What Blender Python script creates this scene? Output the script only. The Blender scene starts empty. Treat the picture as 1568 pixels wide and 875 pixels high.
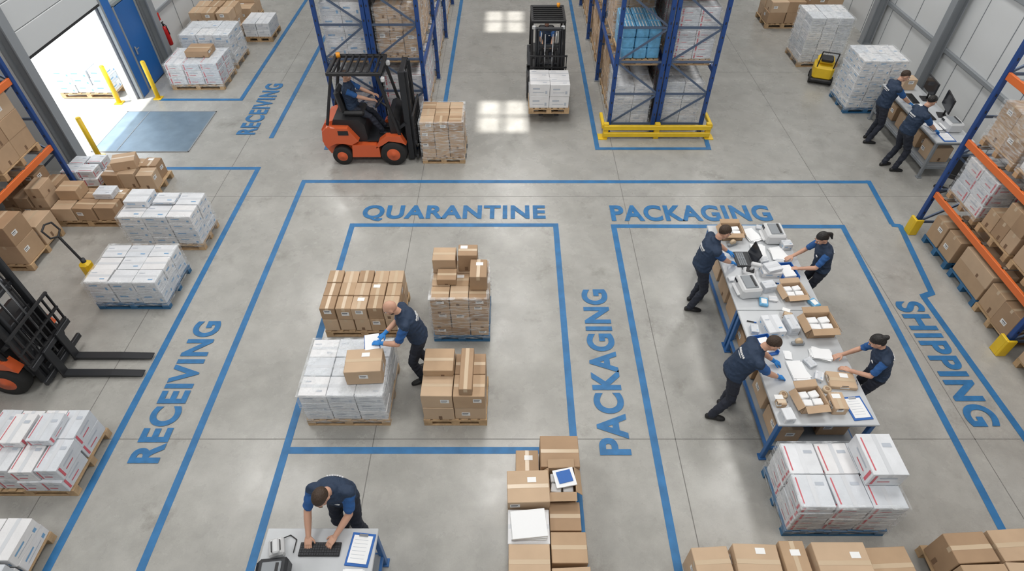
import bpy, bmesh, math, random
import numpy as np
from mathutils import Vector, Matrix, noise as mnoise
random.seed(7)
R=random.Random(11)
scene=bpy.context.scene
scene.view_settings.view_transform='Standard'
V=Vector
# ------------------------------------------------------------ materials
MC={}
def mat(name,col,rough=.6,metal=0.,var=0.,vs=6.,bump=0.,bs=40.,coat=0.,emit=0.,alpha=1.):
    if name in MC: return MC[name]
    m=bpy.data.materials.new(name); m.use_nodes=True
    nt=m.node_tree; b=nt.nodes['Principled BSDF']
    b.inputs['Base Color'].default_value=(*col,1); b.inputs['Roughness'].default_value=rough
    b.inputs['Metallic'].default_value=metal
    if coat: b.inputs['Coat Weight'].default_value=coat; b.inputs['Coat Roughness'].default_value=.25
    if emit: b.inputs['Emission Color'].default_value=(*col,1); b.inputs['Emission Strength'].default_value=emit
    tc=nt.nodes.new('ShaderNodeTexCoord')
    if var:
        n=nt.nodes.new('ShaderNodeTexNoise'); n.inputs['Scale'].default_value=vs; n.inputs['Detail'].default_value=4
        nt.links.new(tc.outputs['Object'],n.inputs['Vector'])
        r=nt.nodes.new('ShaderNodeValToRGB')
        r.color_ramp.elements[0].position=.3; r.color_ramp.elements[1].position=.7
        r.color_ramp.elements[0].color=(*[max(0,c*(1-var)) for c in col],1)
        r.color_ramp.elements[1].color=(*[min(1,c*(1+var)) for c in col],1)
        nt.links.new(n.outputs['Fac'],r.inputs['Fac']); nt.links.new(r.outputs['Color'],b.inputs['Base Color'])
    if bump:
        n=nt.nodes.new('ShaderNodeTexNoise'); n.inputs['Scale'].default_value=bs; n.inputs['Detail'].default_value=3
        nt.links.new(tc.outputs['Object'],n.inputs['Vector'])
        bp=nt.nodes.new('ShaderNodeBump'); bp.inputs['Strength'].default_value=bump; bp.inputs['Distance'].default_value=.02
        nt.links.new(n.outputs['Fac'],bp.inputs['Height']); nt.links.new(bp.outputs['Normal'],b.inputs['Normal'])
    MC[name]=m; return m
kraft=[mat('kraft_a',(.46,.315,.195),.75,var=.08,vs=3),mat('kraft_b',(.51,.36,.235),.75,var=.08,vs=3),
       mat('kraft_c',(.38,.25,.15),.75,var=.08,vs=3),mat('kraft_d',(.54,.39,.26),.75,var=.06,vs=3)]
kdark=mat('kraft_seam',(.20,.12,.07),.8)
tape=mat('packing_tape',(.58,.45,.31),.25)
tapew=mat('white_tape',(.62,.64,.67),.25)
whites=[mat('white_carton_a',(.70,.72,.75),.45,var=.06,vs=5,bump=.35,bs=14,coat=.3),mat('white_carton_b',(.62,.65,.69),.45,var=.07,vs=5,bump=.35,bs=14,coat=.3),
        mat('white_carton_c',(.75,.75,.76),.45,var=.05,vs=5,bump=.35,bs=14,coat=.3)]
wseam=mat('white_seam',(.36,.37,.40),.6)
label=mat('paper_label',(.85,.85,.84),.6)
ink=mat('label_ink',(.08,.08,.09),.6)
pblue=mat('print_blue',(.18,.37,.60),.5); pred=mat('print_red',(.60,.12,.15),.5)
pgrey=mat('print_grey',(.46,.50,.56),.5)
wood=mat('pallet_wood',(.47,.32,.18),.8,var=.2,vs=9,bump=.2)
bluepal=mat('blue_pallet_paint',(.03,.13,.27),.6,var=.15)
rackblue=mat('rack_blue',(.015,.06,.23),.45)
rackgrey=mat('brace_steel',(.10,.14,.22),.45,metal=.3)
orange=mat('rack_orange',(.72,.16,.035),.45)
yellow=mat('safety_yellow',(.78,.52,.02),.45,var=.06)
black=mat('black_plastic',(.018,.018,.02),.5)
dark=mat('dark_steel',(.04,.042,.047),.42,metal=.5)
rubber=mat('rubber',(.02,.02,.02),.85,bump=.2)
steel=mat('bright_steel',(.55,.56,.58),.3,metal=.9)
grey=mat('grey_paint',(.25,.27,.29),.5)
lgrey=mat('light_grey_plastic',(.62,.63,.64),.45)
forko=mat('forklift_orange',(.64,.11,.03),.35,coat=.4)
tabletop=mat('table_laminate',(.54,.56,.58),.28,var=.03)
tblue=mat('table_frame_blue',(.03,.12,.32),.4)
paper=mat('paper',(.84,.85,.86),.7)
screen=mat('screen_glass',(.015,.018,.025),.15)
bluefold=mat('blue_folder',(.02,.12,.42),.5)
bluewrap=mat('blue_wrap',(.13,.38,.62),.3,var=.2,vs=12,bump=.4,bs=20,coat=.4)
redm=mat('extinguisher_red',(.6,.02,.02),.3)
green=mat('exit_green',(.02,.45,.15),.5,emit=.6)
wallm=mat('insulated_wall_panel',(.64,.66,.67),.5,var=.02,vs=1)
ceilm=mat('ceiling_deck',(.36,.37,.38),.6)
doorw=mat('sectional_door_panel',(.58,.60,.61),.5)
bluedoor=mat('blue_door_paint',(.015,.12,.38),.4)
linem=mat('blue_floor_paint',(.026,.155,.36),.5,var=.18,vs=5)
# stretch film: thin, wrinkled, mostly clear plastic
film=bpy.data.materials.new('stretch_film'); film.use_nodes=True; _n=film.node_tree; _b=_n.nodes['Principled BSDF']
_b.inputs['Base Color'].default_value=(.85,.88,.9,1); _b.inputs['Roughness'].default_value=.18
_t=_n.nodes.new('ShaderNodeTexCoord'); _mp=_n.nodes.new('ShaderNodeMapping'); _mp.inputs['Scale'].default_value=(3,3,14); _mp.inputs['Rotation'].default_value=(.35,.3,0)
_no=_n.nodes.new('ShaderNodeTexNoise'); _no.inputs['Scale'].default_value=2.2; _no.inputs['Detail'].default_value=5
_r=_n.nodes.new('ShaderNodeMapRange'); _r.inputs[1].default_value=.42; _r.inputs[2].default_value=.75; _r.inputs[3].default_value=.06; _r.inputs[4].default_value=.6
_bp=_n.nodes.new('ShaderNodeBump'); _bp.inputs['Strength'].default_value=.6; _bp.inputs['Distance'].default_value=.03
_n.links.new(_t.outputs['Object'],_mp.inputs['Vector']); _n.links.new(_mp.outputs[0],_no.inputs['Vector']); _n.links.new(_no.outputs['Fac'],_r.inputs[0]); _n.links.new(_r.outputs[0],_b.inputs['Alpha']); _n.links.new(_no.outputs['Fac'],_bp.inputs['Height']); _n.links.new(_bp.outputs[0],_b.inputs['Normal'])
# ------------------------------------------------------------ mesh builder
class MB:
    def __init__(s): s.v=[];s.f=[];s.m=[];s.s=[];s.mats=[];s.M=Matrix.Identity(4)
    def mi(s,m):
        if m not in s.mats: s.mats.append(m)
        return s.mats.index(m)
    def add(s,vs,fs,m,sm=False):
        o=len(s.v); s.v+=[tuple(s.M@V(p)) for p in vs]
        k=s.mi(m)
        for f in fs: s.f.append([o+i for i in f]); s.m.append(k); s.s.append(sm)
    def box(s,c,sz,m,rz=0.,b=0.,rot=None):
        hx,hy,hz=[q/2 for q in sz]
        Q=(rot if rot is not None else Matrix.Rotation(rz,3,'Z')); c=V(c)
        b=min(b,.45*min(hx,hy,hz)*2)
        if b<=0:
            p=[V((x,y,z)) for x in(-hx,hx) for y in(-hy,hy) for z in(-hz,hz)]
            f=[(0,1,3,2),(4,6,7,5),(0,4,5,1),(2,3,7,6),(0,2,6,4),(1,5,7,3)]
        else:
            p=[];idx={}
            for sx in(-1,1):
                for sy in(-1,1):
                    for sz_ in(-1,1):
                        for a in range(3):
                            q=[sx*(hx-b),sy*(hy-b),sz_*(hz-b)]
                            q[a]+= (sx,sy,sz_)[a]*b
                            idx[(sx,sy,sz_,a)]=len(p); p.append(V(q))
            f=[]
            for a in range(3):
                o=[i for i in range(3) if i!=a]
                for sg in(-1,1):
                    L=[]
                    for (p1,p2) in((-1,-1),(1,-1),(1,1),(-1,1)):
                        k=[0,0,0];k[a]=sg;k[o[0]]=p1;k[o[1]]=p2; L.append(idx[(*k,a)])
                    f.append(L)
                for s1 in(-1,1):
                    for s2 in(-1,1):
                        k0=[0,0,0];k1=[0,0,0];k0[a]=-1;k1[a]=1
                        for k in(k0,k1): k[o[0]]=s1;k[o[1]]=s2
                        f.append([idx[(*k0,o[0])],idx[(*k1,o[0])],idx[(*k1,o[1])],idx[(*k0,o[1])]])
            for sx in(-1,1):
                for sy in(-1,1):
                    for sz_ in(-1,1): f.append([idx[(sx,sy,sz_,a)] for a in range(3)])
            g=[]
            for L in f:
                cc=sum((p[i] for i in L),V())/len(L)
                n=(p[L[1]]-p[L[0]]).cross(p[L[2]]-p[L[0]])
                g.append(L if n.dot(cc)>0 else L[::-1])
            f=g
        s.add([c+Q@q for q in p],f,m)
    def bar(s,p0,p1,w,h,m,up=(0,0,1),b=0.):
        p0=V(p0);p1=V(p1);d=p1-p0;L=d.length;d/=L;up=V(up)
        if abs(d.dot(up))>.99: up=V((1,0,0))
        y=up.cross(d).normalized();z=d.cross(y)
        Q=Matrix((d,y,z)).transposed()
        s.box((p0+p1)/2,(L,w,h),m,rot=Q,b=b)
    def rings(s,rs,m,n=14,sm=True,pole=True,pad=0.):
        vs=[];fs=[]
        for(c,u,v,a,b) in rs:
            for i in range(n):
                t=2*math.pi*i/n; vs.append(c+u*(a*math.cos(t))+v*(b*math.sin(t)))
        for k in range(len(rs)-1):
            for i in range(n):
                j=(i+1)%n; fs.append((k*n+i,k*n+j,(k+1)*n+j,(k+1)*n+i))
        if pole:
            c0,u,v,a,b=rs[0]; w=u.cross(v); vs.append(c0-w*pad); e=len(vs)-1
            for i in range(n): fs.append((e,(i+1)%n,i))
            c1,u,v,a,b=rs[-1]; w=u.cross(v); vs.append(c1+w*pad); e=len(vs)-1;o=(len(rs)-1)*n
            for i in range(n): fs.append((e,o+i,o+(i+1)%n))
        s.add(vs,fs,m,sm)
    def frame(s,d):
        d=d.normalized(); a=V((0,0,1)) if abs(d.z)<.9 else V((1,0,0))
        u=a.cross(d).normalized(); return u,d.cross(u)
    def cyl(s,p0,p1,r,m,r1=None,n=16):
        p0=V(p0);p1=V(p1);r1=r if r1 is None else r1
        u,v=s.frame(p1-p0); s.rings([(p0,u,v,r,r),(p1,u,v,r1,r1)],m,n,sm=True)
    def cone(s,p0,p1,r0,r1,m=None,n=14):
        p0=V(p0);p1=V(p1);d=p1-p0
        if d.length<1e-5: d=V((0,0,1e-4)); p1=p0+d
        w=d.normalized();u,v=s.frame(d);rs=[]
        for a in(-72,-45,-20,0):
            a=math.radians(a); rs.append((p0+w*r0*math.sin(a),u,v,r0*math.cos(a),r0*math.cos(a)))
        for a in(0,20,45,72):
            a=math.radians(a); rs.append((p1+w*r1*math.sin(a),u,v,r1*math.cos(a),r1*math.cos(a)))
        s.rings(rs,m,n,pad=.02*r0)
    def path(s,pts,r,m,n=8):
        pts=[V(p) for p in pts]
        for a,b in zip(pts,pts[1:]): s.cone(a,b,r,r,m,n)
    def ell(s,c,r,Q,m=None,n=16):
        u,v,w=[V(q) for q in Q]; rs=[];c=V(c)
        for a in(-78,-60,-40,-20,0,20,40,60,78):
            a=math.radians(a); rs.append((c+w*r[2]*math.sin(a),u,v,r[0]*math.cos(a),r[1]*math.cos(a)))
        s.rings(rs,m,n,pad=.02*r[2])
    def lathe(s,c,ax,prof,m,n=24):
        c=V(c);ax=V(ax).normalized();u,v=s.frame(ax)
        s.rings([(c+ax*h,u,v,r,r) for r,h in prof],m,n)
    def prism(s,prof,y0,y1,m):
        n=len(prof)
        A=sum(prof[i][0]*prof[(i+1)%n][1]-prof[(i+1)%n][0]*prof[i][1] for i in range(n))
        if A<0: prof=prof[::-1]
        vs=[(x,y0,z) for x,z in prof]+[(x,y1,z) for x,z in prof]
        fs=[list(range(n)),list(range(2*n-1,n-1,-1))]+[(i,n+i,n+(i+1)%n,(i+1)%n) for i in range(n)]
        s.add(vs,fs,m)
    def quad(s,p,m): s.add(p,[(0,1,2,3)],m)
    def mesh(s,name):
        me=bpy.data.meshes.new(name); me.from_pydata(s.v,[],s.f)
        for m in s.mats:
            if m: me.materials.append(m)
        me.polygons.foreach_set('material_index',s.m); me.polygons.foreach_set('use_smooth',s.s); me.update(); return me
    def obj(s,name,loc=(0,0,0),rz=0.,sc=1.,bev=0):
        return put(name,s.mesh(name),loc,rz,sc,bev)
def put(name,me,loc=(0,0,0),rz=0.,sc=1.,bev=0):
    o=bpy.data.objects.new(name,me); scene.collection.objects.link(o)
    o.location=loc;o.rotation_euler=(0,0,rz);o.scale=(sc,)*3
    return o
# ------------------------------------------------------------ cartons, pallets
def sideq(mb,sz,face,u0,u1,z0,z1,m,off=.0015):
    hx,hy=sz[0]/2,sz[1]/2
    if face=='f': mb.quad([(u0,-hy-off,z0),(u1,-hy-off,z0),(u1,-hy-off,z1),(u0,-hy-off,z1)],m)
    if face=='b': mb.quad([(u1,hy+off,z0),(u0,hy+off,z0),(u0,hy+off,z1),(u1,hy+off,z1)],m)
    if face=='r': mb.quad([(hx+off,u0,z0),(hx+off,u1,z0),(hx+off,u1,z1),(hx+off,u0,z1)],m)
    if face=='l': mb.quad([(-hx-off,u1,z0),(-hx-off,u0,z0),(-hx-off,u0,z1),(-hx-off,u1,z1)],m)
def topq(mb,z,x0,x1,y0,y1,m,off=.0015): mb.quad([(x0,y0,z+off),(x1,y0,z+off),(x1,y1,z+off),(x0,y1,z+off)],m)
def carton(mb,c,sz,kind='brown',rz=0.,rr=R,lab=.35):
    S=mb.M.copy(); mb.M=S@Matrix.Translation(V(c))@Matrix.Rotation(rz,4,'Z')
    w,d,h=sz
    if kind=='bluewrap':
        mb.box((0,0,h/2),sz,bluewrap,b=.02)
        for x in(-.25,.0,.25): topq(mb,h,x*w-.01,x*w+.01,-d/2+.02,d/2-.02,whites[0])
        mb.M=S; return
    br=kind=='brown'
    bm_=rr.choice(kraft) if br else rr.choice(whites)
    mb.box((0,0,h/2),sz,bm_,b=.006)
    alongx=w>=d
    tp=tape if br else tapew; seam=kdark if br else wseam; t=.026
    if alongx:
        topq(mb,h,-w/2+.006,w/2-.006,-.003,.003,seam,.001); topq(mb,h,-w/2+.004,w/2-.004,-t,t,tp)
        for f in 'lr': sideq(mb,sz,f,-t,t,h-.07,h-.004,tp)
    else:
        topq(mb,h,-.003,.003,-d/2+.006,d/2-.006,seam,.001); topq(mb,h,-t,t,-d/2+.004,d/2-.004,tp)
        for f in 'fb': sideq(mb,sz,f,-t,t,h-.07,h-.004,tp)
    for f in 'frl':
        W=(w if f=='f' else d)/2
        if br:
            if rr.random()<lab:
                u=rr.uniform(-W+.03,W-.15); z=rr.uniform(.3,.6)*h
                sideq(mb,sz,f,u,u+min(.12,W),z,z+min(.08,.35*h),label,.002)
                sideq(mb,sz,f,u+.01,u+min(.12,W)*.7,z+.02,z+.028,ink,.003); sideq(mb,sz,f,u+.01,u+min(.12,W)*.8,z+.045,z+.06,ink,.003)
            elif rr.random()<.5:
                u=rr.uniform(-W+.03,W-.1); sideq(mb,sz,f,u,u+.05,.06*h,.3*h,kdark,.002)
        else:
            pm={'white_blue':pblue,'white_red':pred}.get(kind,pgrey)
            if kind=='white_red':
                sideq(mb,sz,f,-W*.85,-W*.7,h*.12,h*.88,pm,.002); sideq(mb,sz,f,-W*.5,W*.5,h*.6,h*.7,pgrey,.002)
                sideq(mb,sz,f,-W*.5,W*.2,h*.3,h*.38,pm,.002)
            else:
                sideq(mb,sz,f,-W*.7,W*.0,h*.55,h*.68,pm,.002); sideq(mb,sz,f,-W*.7,W*.45,h*.3,h*.35,pgrey,.002)
                sideq(mb,sz,f,W*.55,W*.75,h*.2,h*.45,pm,.002)
    if br:
        if rr.random()<lab*.7:
            x=rr.uniform(-w/2+.03,w/2-.16);y=rr.uniform(.03,max(.035,d/2-.1)); topq(mb,h,x,x+.11,y,y+.07,label,.003)
    else:
        if kind=='white_red':
            topq(mb,h,-w*.42,-w*.38,-d*.4,d*.4,pred,.003) if not alongx else topq(mb,h,-w*.4,w*.4,-d*.40,-d*.36,pred,.003)
            topq(mb,h,w*.12,w*.38,d*.16,d*.26,pgrey,.003)
        elif rr.random()<.6:
            pm=pblue if kind=='white_blue' else pgrey
            topq(mb,h,w*.14,w*.34,-d*.3,-d*.23,pm,.003); topq(mb,h,-w*.4,-w*.15,d*.2,d*.25,pgrey,.003)
    mb.M=S
def opencarton(mb,c,sz,rz=0.,fill=paper,k=0):
    S=mb.M.copy(); mb.M=S@Matrix.Translation(V(c))@Matrix.Rotation(rz,4,'Z')
    w,d,h=sz; m=kraft[k]; t=.006
    mb.box((0,0,t/2),(w,d,t),m)
    for sx in(-1,1): mb.box((sx*(w/2-t/2),0,h/2),(t,d,h),m)
    for sy in(-1,1): mb.box((0,sy*(d/2-t/2),h/2),(w,t,h),m)
    fl=min(w,d)*.36
    for sx in(-1,1): mb.bar((sx*w/2,0,h),(sx*(w/2+fl*.6),0,h-fl*.7*min(1,h/fl)),d*.98,t,m,up=(0,0,1))
    for sy in(-1,1): mb.bar((0,sy*d/2,h),(0,sy*(d/2+fl*.8),h+fl*.25*sy),w*.98,t,m,up=(0,0,1))
    for i in range(4):
        mb.box((w*(-.22+.44*(i%2)),d*(-.2+.4*(i//2)),h*.42),(w*.38,d*.34,h*.7),fill,rz=.1*(i-1.5),b=.01)
    mb.M=S
def palletm(mb,w,d,m,h=.144):
    n=7
    for i in range(n):
        x=-w/2+.05+(w-.1)*i/(n-1); mb.box((x,0,h-.011),(.1,d,.022),m,b=.003)
    for y in(-d/2+.05,0,d/2-.05):
        mb.box((0,y,h-.033),(w,.1,.02),m,b=.003); mb.box((0,y,.011),(w,.1,.022),m,b=.003)
        for x in(-w/2+.06,0,w/2-.06): mb.box((x,y,h/2-.01),(.12,.095,h-.06),m,b=.003)
def loadmesh(name,w,d,h,n,kind,pal='wood',seed=0,jit=.006,drop=0,extras=(),lab=.35,wrap=0):
    rr=random.Random(seed); mb=MB()
    palletm(mb,w,d,wood if pal=='wood' else bluepal)
    z=.146; nx,ny,nz=n; ch=(h-.146)/nz
    for k in range(nz):
        a,b=(nx,ny)
        for i in range(a):
            for j in range(b):
                if k==nz-1 and drop and rr.random()<drop: continue
                cw=(w-.02)/a; cd=(d-.02)/b
                hh=ch-.002-(rr.random()*.012 if k==nz-1 else 0)
                carton(mb,(-w/2+.01+cw*(i+.5)+rr.uniform(-jit,jit),-d/2+.01+cd*(j+.5)+rr.uniform(-jit,jit),z+k*ch),
                       (cw-.008-rr.random()*jit,cd-.008-rr.random()*jit,hh),kind,rr.uniform(-1,1)*jit*2,rr,lab)
    for e in extras: carton(mb,e[0],e[1],e[2] if len(e)>2 else kind,e[3] if len(e)>3 else 0,rr,lab)
    if wrap:
        o=.012; X,Y=w/2+o,d/2+o; Z0,Z1=.09,h+.006; t=.05
        C=[(-X,-Y),(X,-Y),(X,Y),(-X,Y)]; C2=[(-X+t,-Y+t),(X-t,-Y+t),(X-t,Y-t),(-X+t,Y-t)]
        vs=[(a_,b_,Z0) for a_,b_ in C]+[(a_,b_,Z1-.01) for a_,b_ in C]+[(a_,b_,Z1) for a_,b_ in C2]
        fs=[(i,(i+1)%4,4+(i+1)%4,4+i) for i in range(4)]+[(4+i,4+(i+1)%4,8+(i+1)%4,8+i) for i in range(4)]
        if wrap==2: fs.append((8,9,10,11))
        mb.add(vs,fs,film)
    return mb.mesh(name)
def load(name,x0,x1,y0,y1,h,n,kind,pal='wood',seed=0,z=0.,rz=0.,**k):
    w,d=x1-x0,y1-y0
    return put(name,loadmesh(name,w,d,h,n,kind,pal,seed,**k),((x0+x1)/2,(y0+y1)/2,z),rz)
# ------------------------------------------------------------ room shell
def boxobj(name,x0,x1,y0,y1,z0,z1,m):
    mb=MB(); mb.box((0,0,0),(x1-x0,y1-y0,z1-z0),m); return mb.obj(name,((x0+x1)/2,(y0+y1)/2,(z0+z1)/2))
fm=bpy.data.materials.new('polished_concrete'); fm.use_nodes=True; nt=fm.node_tree; bs=nt.nodes['Principled BSDF']
tc=nt.nodes.new('ShaderNodeTexCoord')
def noise(sc,det=6,rough=.6):
    n=nt.nodes.new('ShaderNodeTexNoise'); n.inputs['Scale'].default_value=sc;n.inputs['Detail'].default_value=det;n.inputs['Roughness'].default_value=rough
    nt.links.new(tc.outputs['Object'],n.inputs['Vector']); return n
def ramp(src,p0,c0,p1,c1):
    r=nt.nodes.new('ShaderNodeValToRGB'); e=r.color_ramp.elements
    e[0].position=p0;e[0].color=(*c0,1);e[1].position=p1;e[1].color=(*c1,1); nt.links.new(src,r.inputs['Fac']); return r
def mul(a,b,f=1.):
    x=nt.nodes.new('ShaderNodeMix');x.data_type='RGBA';x.blend_type='MULTIPLY';x.inputs[0].default_value=f
    nt.links.new(a,x.inputs[6]);nt.links.new(b,x.inputs[7]); return x.outputs[2]
a=ramp(noise(.45,8).outputs['Fac'],.3,(.36,.352,.328),.7,(.46,.453,.425))
b=ramp(noise(3.,8,.7).outputs['Fac'],.35,(.84,.84,.84),.65,(1,1,1))
c=ramp(noise(1.1,10,.75).outputs['Fac'],.28,(.66,.65,.63),.43,(1,1,1))
d=ramp(noise(60.,3).outputs['Fac'],.3,(.94,.94,.94),.6,(1,1,1))
nt.links.new(mul(mul(mul(a.outputs[0],b.outputs[0]),c.outputs[0]),d.outputs[0]),bs.inputs['Base Color'])
rg=ramp(noise(1.6,6).outputs['Fac'],.3,(.19,.19,.19),.7,(.36,.36,.36)); nt.links.new(rg.outputs[0],bs.inputs['Roughness'])
boxobj('floor',-10.3,11,-3,30,-.2,0,fm)
boxobj('ground_outside',-40,-10.3,-10,40,-.22,-.02,mat('outdoor_concrete',(.66,.66,.65),.8,var=.08,vs=.5))
boxobj('wall_back',-10.5,11,30,30.2,0,9.5,wallm); boxobj('wall_front',-10.5,11,-3.2,-3,0,9.5,wallm)
boxobj('wall_right',10.8,11,-3,30,0,9.5,wallm)
mb=MB()
def wb(x0,x1,y0,y1,z0,z1,m=wallm): mb.box(((x0+x1)/2,(y0+y1)/2,(z0+z1)/2),(x1-x0,y1-y0,z1-z0),m)
wb(-10.5,-10.3,-3,11.3,0,9.5); wb(-10.5,-9.72,11.2,11.4,0,9.5); wb(-9.92,-9.72,11.4,11.57,0,9.5)
wb(-9.92,-9.72,11.57,14.43,2.6,9.5); wb(-9.92,-9.72,14.43,30,0,9.5)
mb.obj('wall_left')
mb=MB()
hx0,hx1=-2.85,-1.68
for x0,x1,y0,y1 in((-10.5,hx0,-3,30),(hx1,11,-3,30),(hx0,hx1,-3,11.85),(hx0,hx1,13.35,17.75),(hx0,hx1,19.4,30)): wb(x0,x1,y0,y1,9.5,9.6,ceilm)
mb.obj('ceiling')
mb=MB()
for y0,y1 in((11.85,13.35),(17.75,19.4)):
    mb.box(((hx0+hx1)/2,(y0+y1)/2,9.56),(.12,y1-y0,.05),grey)
    mb.box(((hx0+hx1)/2,(y0+y1)/2,9.56),(hx1-hx0,.1,.05),grey)
mb.obj('skylight_glazing_bars')
mb=MB()
for z in(1.2,2.9,4.6): mb.box((10.76,10,z),(.08,26,.1),grey,b=.01)
for y in np.arange(-2,30,1.15): mb.box((10.795,y,4.7),(.012,.015,9.4),grey)
mb.obj('trim_1')
for i,y in enumerate((9.2,14.75,17.9,23.5)):
    mb=MB(); mb.box((0,0,4.7),(.03,.22,9.4),grey); mb.box((-.12,0,4.7),(.24,.03,9.4),grey); mb.box((-.25,0,4.7),(.03,.22,9.4),grey); mb.box((-.12,0,.02),(.3,.3,.04),grey)
    mb.obj('steel_column',(10.7,y,0))
for i,(x,y) in enumerate(((-9.68,11.32),(-9.68,16.25),(-9.68,20.8))):
    mb=MB(); mb.box((.0,0,4.7),(.03,.24,9.4),grey); mb.box((.12,0,4.7),(.24,.03,9.4),grey); mb.box((.24,0,4.7),(.03,.24,9.4),grey); mb.box((.12,0,.02),(.28,.28,.04),grey)
    mb.obj('steel_column',(x,y,0))
mb=MB()
for y in np.arange(16.8,29,1.1): mb.box((-9.715,y,4.7),(.012,.015,9.4),grey)
for z in(1.3,3.2): mb.box((-9.70,22.5,z),(.06,12,.08),grey)
mb.obj('trim_2')
mb=MB()
for i in range(5): mb.box((0,0,2.62+.5*i),(.05,3.05,.49),doorw,b=.012)
for y in(-1.5,1.5): mb.box((.0,y,2.4),(.09,.07,4.8),grey,b=.01)
mb.box((0,0,2.36),(.06,3.0,.05),black)
mb.box((.04,0,5.2),(.12,3.2,.12),grey,b=.01)
mb.obj('door_1',(-9.62,13.0,0))
mb=MB(); mb.box((0,0,1.5),(.12,.34,3.0),mat('jamb_blue',(.02,.13,.42),.4),b=.01); mb.obj('trim_3',(-9.65,14.70,0))
mb=MB()
mb.box((0,0,1.06),(.08,.92,2.08),bluedoor,b=.01); mb.box((.0,-.5,1.08),(.1,.08,2.16),grey,b=.01);mb.box((.0,.5,1.08),(.1,.08,2.16),grey,b=.01);mb.box((0,0,2.16),(.1,1.08,.08),grey,b=.01)
mb.box((.06,-.35,1.0),(.04,.05,.2),steel,b=.01); mb.bar((.09,-.38,1.04),(.09,-.24,1.04),.02,.02,steel)
mb.obj('door_2',(-9.665,15.45,0))
mb=MB(); mb.box((0,0,0),(.34,.05,.18),green,b=.01); mb.box((0,-.03,0),(.05,.005,.1),paper); mb.box((.08,-.03,0),(.08,.005,.03),paper); mb.box((0,0,.15),(.02,.02,.12),grey)
mb.obj('exit_sign',(-9.35,15.1,2.35)).rotation_euler=(0,0,.3)
mb=MB(); mb.lathe((0,0,0),(0,0,1),[(.06,0),(.075,.03),(.075,.42),(.05,.5),(.02,.52)],redm); mb.cyl((0,0,.52),(0,0,.6),.025,black); mb.path([(0,0,.58),(.07,0,.54),(.09,0,.3)],.012,black); mb.box((0,.0,.62),(.02,.1,.02),black); mb.box((-.06,0,.75),(.01,.2,.2),redm)
mb.obj('fire_extinguisher',(-9.6,16.75,.45)); 
mb=MB(); pl=mat('dock_plate_steel',(.19,.26,.33),.45,metal=.4,var=.12,vs=3)
mb.box((0,0,.006),(2.2,1.8,.012),pl)
for sx in(-1,1): mb.box((sx*1.11,0,.008),(.03,1.86,.016),grey)
for sy in(-1,1): mb.box((0,sy*.92,.008),(2.25,.03,.016),grey)
mb.box((-.55,0,.014),(.02,1.8,.006),grey)
mb.obj('dock_leveler_plate',(-8.57,12.88,0))
for x,y in((-9.2,14.5),(-10.1,14.25),(-9.4,11.75)):
    mb=MB(); mb.cyl((0,0,0),(0,0,.98),.055,yellow,n=20); mb.ell((0,0,.98),(.055,.055,.03),((1,0,0),(0,1,0),(0,0,1)),yellow); mb.box((0,0,.01),(.2,.2,.02),yellow,b=.004)
    mb.obj('bollard',(x,y,0))
# ------------------------------------------------------------ floor markings
mb=MB(); LW=.106; lk=[0]
def ln(x0,y0,x1,y1,w=LW):
    lk[0]+=1; z=.0012+.00025*lk[0]
    n=V((-(y1-y0),x1-x0,0)).normalized()*w/2
    mb.add([V((x0,y0,z))+n,V((x0,y0,z))-n,V((x1,y1,z))-n,V((x1,y1,z))+n],[(0,1,2,3)],linem)
h=LW/2
ln(-5.65,1.2,-5.65,11.29+h); ln(-7.7,11.29,-5.65,11.29)
ln(-4.51,1.2,-4.51,10.79+h); ln(-4.51,10.79,7.73,10.77)
ln(-3.18,1.2,-3.18,9.3+h); ln(-3.18,9.3,.87+h,9.3); ln(.87,9.3,.88,2.0); ln(-3.18,4.32,.87,4.32)
ln(2.02,1.2,2.02,9.27+h); ln(2.02,9.27,6.57,9.25); ln(6.57,9.25+h,6.22,2.9)
ln(7.73,10.77+h,7.58,9.32); ln(7.55,9.3,7.74,9.28); ln(7.72,9.3,7.42,7.4); ln(7.45,7.42,7.2,7.32); ln(7.23,7.34,7.4,2.0)
ln(-9.13,14.42,-7.03,14.42); ln(-7.03,14.42-h,-7.03,26); ln(-5.72,12.55,-5.72,20)
ln(1.98,12.09-h,1.98,26); ln(1.98,12.09,4.56,12.09); ln(4.56,12.09-h,4.6,12.6)
ln(-1.72,12.1-h,-1.72,26); ln(-4.3,12.1,-1.72,12.1); ln(-4.3,12.1-h,-4.3,20)
mb.obj('floor_marking_lines')
mb=MB(); jm=mat('joint_sealant',(.18,.175,.165),.8)
for x in(-6.25,-1.97,2.33,6.6): mb.box((x,13.5,.0004),(.012,33,.0008),jm)
for y in(4.5,10.25,16.): mb.box((.3,y,.0004),(21,.012,.0008),jm)
mb.obj('floor_joint_lines')
def text(word,cx,cy,length,cap,rz):
    cu=bpy.data.curves.new('text','FONT'); cu.body=word; cu.size=1; cu.offset=.036; cu.align_x='CENTER'; cu.space_character=1.1
    o=bpy.data.objects.new('floor_text_'+word.lower(),cu); scene.collection.objects.link(o); cu.materials.append(linem)
    bpy.context.view_layer.update()
    d=o.dimensions.copy(); bb=[V(b) for b in o.bound_box]; my=(bb[0].y+bb[2].y)/2; mx=(bb[0].x+bb[6].x)/2
    sx=length/d.x; sy=cap/d.y; o.scale=(sx,sy,1); o.rotation_euler=(0,0,rz)
    off=Matrix.Rotation(rz,3,'Z')@V((mx*sx,my*sy,0)); o.location=(cx-off.x,cy-off.y,.010)
text('QUARANTINE',-1.18,9.68,3.72,.52,0); text('PACKAGING',3.63,9.68,3.25,.52,0)
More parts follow.
